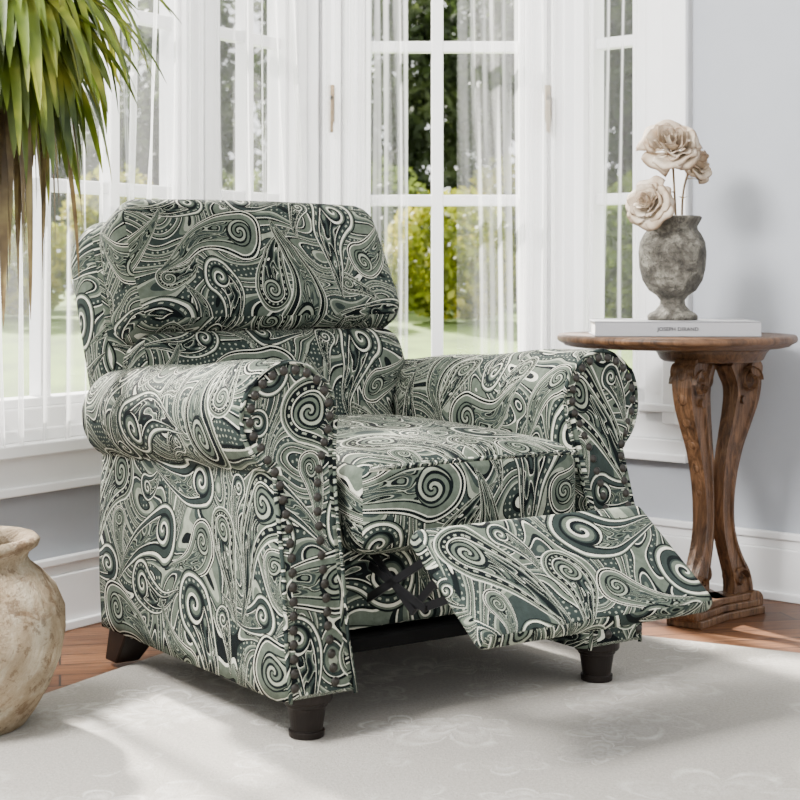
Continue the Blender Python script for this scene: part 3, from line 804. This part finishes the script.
# ------------------------------------------------------------------ garden
V = []; Fc = []; NX, NY = 30, 30
for j in range(NY+1):
    y = 4.6 + 26*j/NY
    for i in range(NX+1):
        x = -14 + 28*i/NX
        V.append((x, y, -.12 + .60*sm((y-5)/7) + .02*math.sin(x*1.3+y)))
for j in range(NY):
    for i in range(NX): a = j*(NX+1)+i; Fc.append((a, a+1, a+NX+2, a+NX+1))
add("lawn", mesh("lawn", V, Fc), M_lawn, label="sunlit green garden lawn outside the windows", cat="lawn", kind="stuff", smooth=True)
def gz(x, y): return -.12 + .60*sm((y-5)/7)
def leafcloud(blobs, n, size, zmin=None):
    P = []
    for (c, r, wgt) in blobs:
        m = int(n*wgt); d = np.random.normal(size=(m, 3)); d /= np.linalg.norm(d, axis=1)[:, None]
        rr = np.random.uniform(.45, 1.0, size=(m, 1))**.5
        P.append(np.array(c) + d*rr*np.array(r))
    P = np.concatenate(P); m = len(P)
    if zmin is not None: P[:, 2] = np.maximum(P[:, 2], zmin + np.random.uniform(0, .04, size=m))
    a = np.random.normal(size=(m, 3)); a /= np.linalg.norm(a, axis=1)[:, None]
    b = np.cross(a, np.random.normal(size=(m, 3))); b /= np.linalg.norm(b, axis=1)[:, None]
    s = size*np.random.uniform(.6, 1.3, size=(m, 1)); a = a*s; b = b*s*.5
    Vv = np.stack([P-a, P+b, P+a, P-b], 1).reshape(-1, 3)
    if zmin is not None: Vv[:, 2] = np.maximum(Vv[:, 2], zmin)
    return Vv, [(4*i, 4*i+1, 4*i+2, 4*i+3) for i in range(m)]
rg = random.Random(5)
for i in range(24):
    row = i // 12
    x = -6.0 + (i % 12)*1.06 + .53*row
    y = (11.4 if row == 0 else 12.9) + rg.uniform(-.1, .1); r = rg.uniform(.41, .46)*(1+.04*row); z = gz(x, y) + .02*math.sin(x*1.3+y) + .012
    sz = rg.uniform(1.0, 1.25)*(1+.35*row)
    Vv, Ff = leafcloud([((0, 0, r*sz*.85), (r*1.05, r*.8, r*.9*sz), .5), ((r*.4, 0, r*sz*.55), (r*.62, r*.5, r*.55*sz), .25), ((-r*.4, .1, r*sz*.65), (r*.62, r*.5, r*.6*sz), .25)], 3200, .042, 0.0)
    yl = (i % 3 != 1) if row == 0 else (i % 3 == 0)
    add("garden_bush", mesh("garden_bush", Vv, Ff), M_bush if yl else M_bush2, loc=(x, y, z), label="leafy yellow green shrub on the garden lawn" if yl else "dark green leafy shrub on the garden lawn", cat="bush", group="garden shrubs")
for row, (y0, xs) in enumerate(((14.8, [-6.3, -4.2, -2.1, 0, 2.1, 4.2]), (17.4, [-7.4, -5.2, -3.1, -1.0, 1.1, 3.2, 5.3]))):
    for x in xs:
        y = y0 + rg.uniform(-.2, .2); z = gz(x, y) + .02*math.sin(x*1.3+y) + .012; h = rg.uniform(1.4, 1.8) * (1 + .25*row)
        t = empty("garden_tree", (x, y, z), "dark green leafy tree standing beyond the lawn", "tree", group="garden trees")
        tube("trunk", [(0, 0, 0), (.05, 0, h*.5), (-.04, .05, h), (.05, 0, h*1.6)], lambda u: .10-.05*u, M_bark, t, 10)
        bl = []
        for k in range(14): bl.append(((rg.uniform(-.6, .6), rg.uniform(-.4, .4), max(.62, h*rg.uniform(.3, 1.7))), (rg.uniform(.38, .52),)*3, .075))
        Vv, Ff = leafcloud(bl, 7500, .062, .1)
        add("foliage", mesh("foliage", Vv, Ff), M_treeleaf, t)

# ------------------------------------------------------------------ light
w = bpy.data.worlds.new("world"); scene.world = w; w.use_nodes = True
bg = w.node_tree.nodes["Background"]; bg.inputs[0].default_value = (0.985, 0.99, 1.0, 1); bg.inputs[1].default_value = 2.5
sl = bpy.data.lights.new("sun", 'SUN'); sl.energy = 34.0; sl.angle = rad(3); sl.color = (1, .95, .88)
so = bpy.data.objects.new("sun", sl); COL.objects.link(so)
so.rotation_euler = Vector((.42, -.62, -.58)).to_track_quat('-Z', 'Y').to_euler()
al = bpy.data.lights.new("added_soft_key", 'AREA'); al.energy = 300; al.size = 0.8; al.color = (1, .98, .96)  # soft key light added from upper left to reduce flatness; no fixture there
ao = bpy.data.objects.new("added_soft_key", al); COL.objects.link(ao); ao.location = (-1.5, 1.6, 2.45)
ao.rotation_euler = (Vector((.15, 3.1, .4)) - Vector((-1.5, 1.6, 2.45))).to_track_quat('-Z', 'Y').to_euler()

cam = bpy.data.cameras.new("camera"); co = bpy.data.objects.new("camera", cam); COL.objects.link(co)
co.location = (0, 0, CH); co.rotation_euler = (rad(90), 0, 0)
cam.sensor_width = 36; cam.sensor_fit = 'HORIZONTAL'; cam.lens = F/800*36; cam.shift_y = -125/800; cam.clip_start = .05; cam.clip_end = 200
cam.dof.use_dof = True; cam.dof.focus_distance = 3.1; cam.dof.aperture_fstop = 9
scene.camera = co
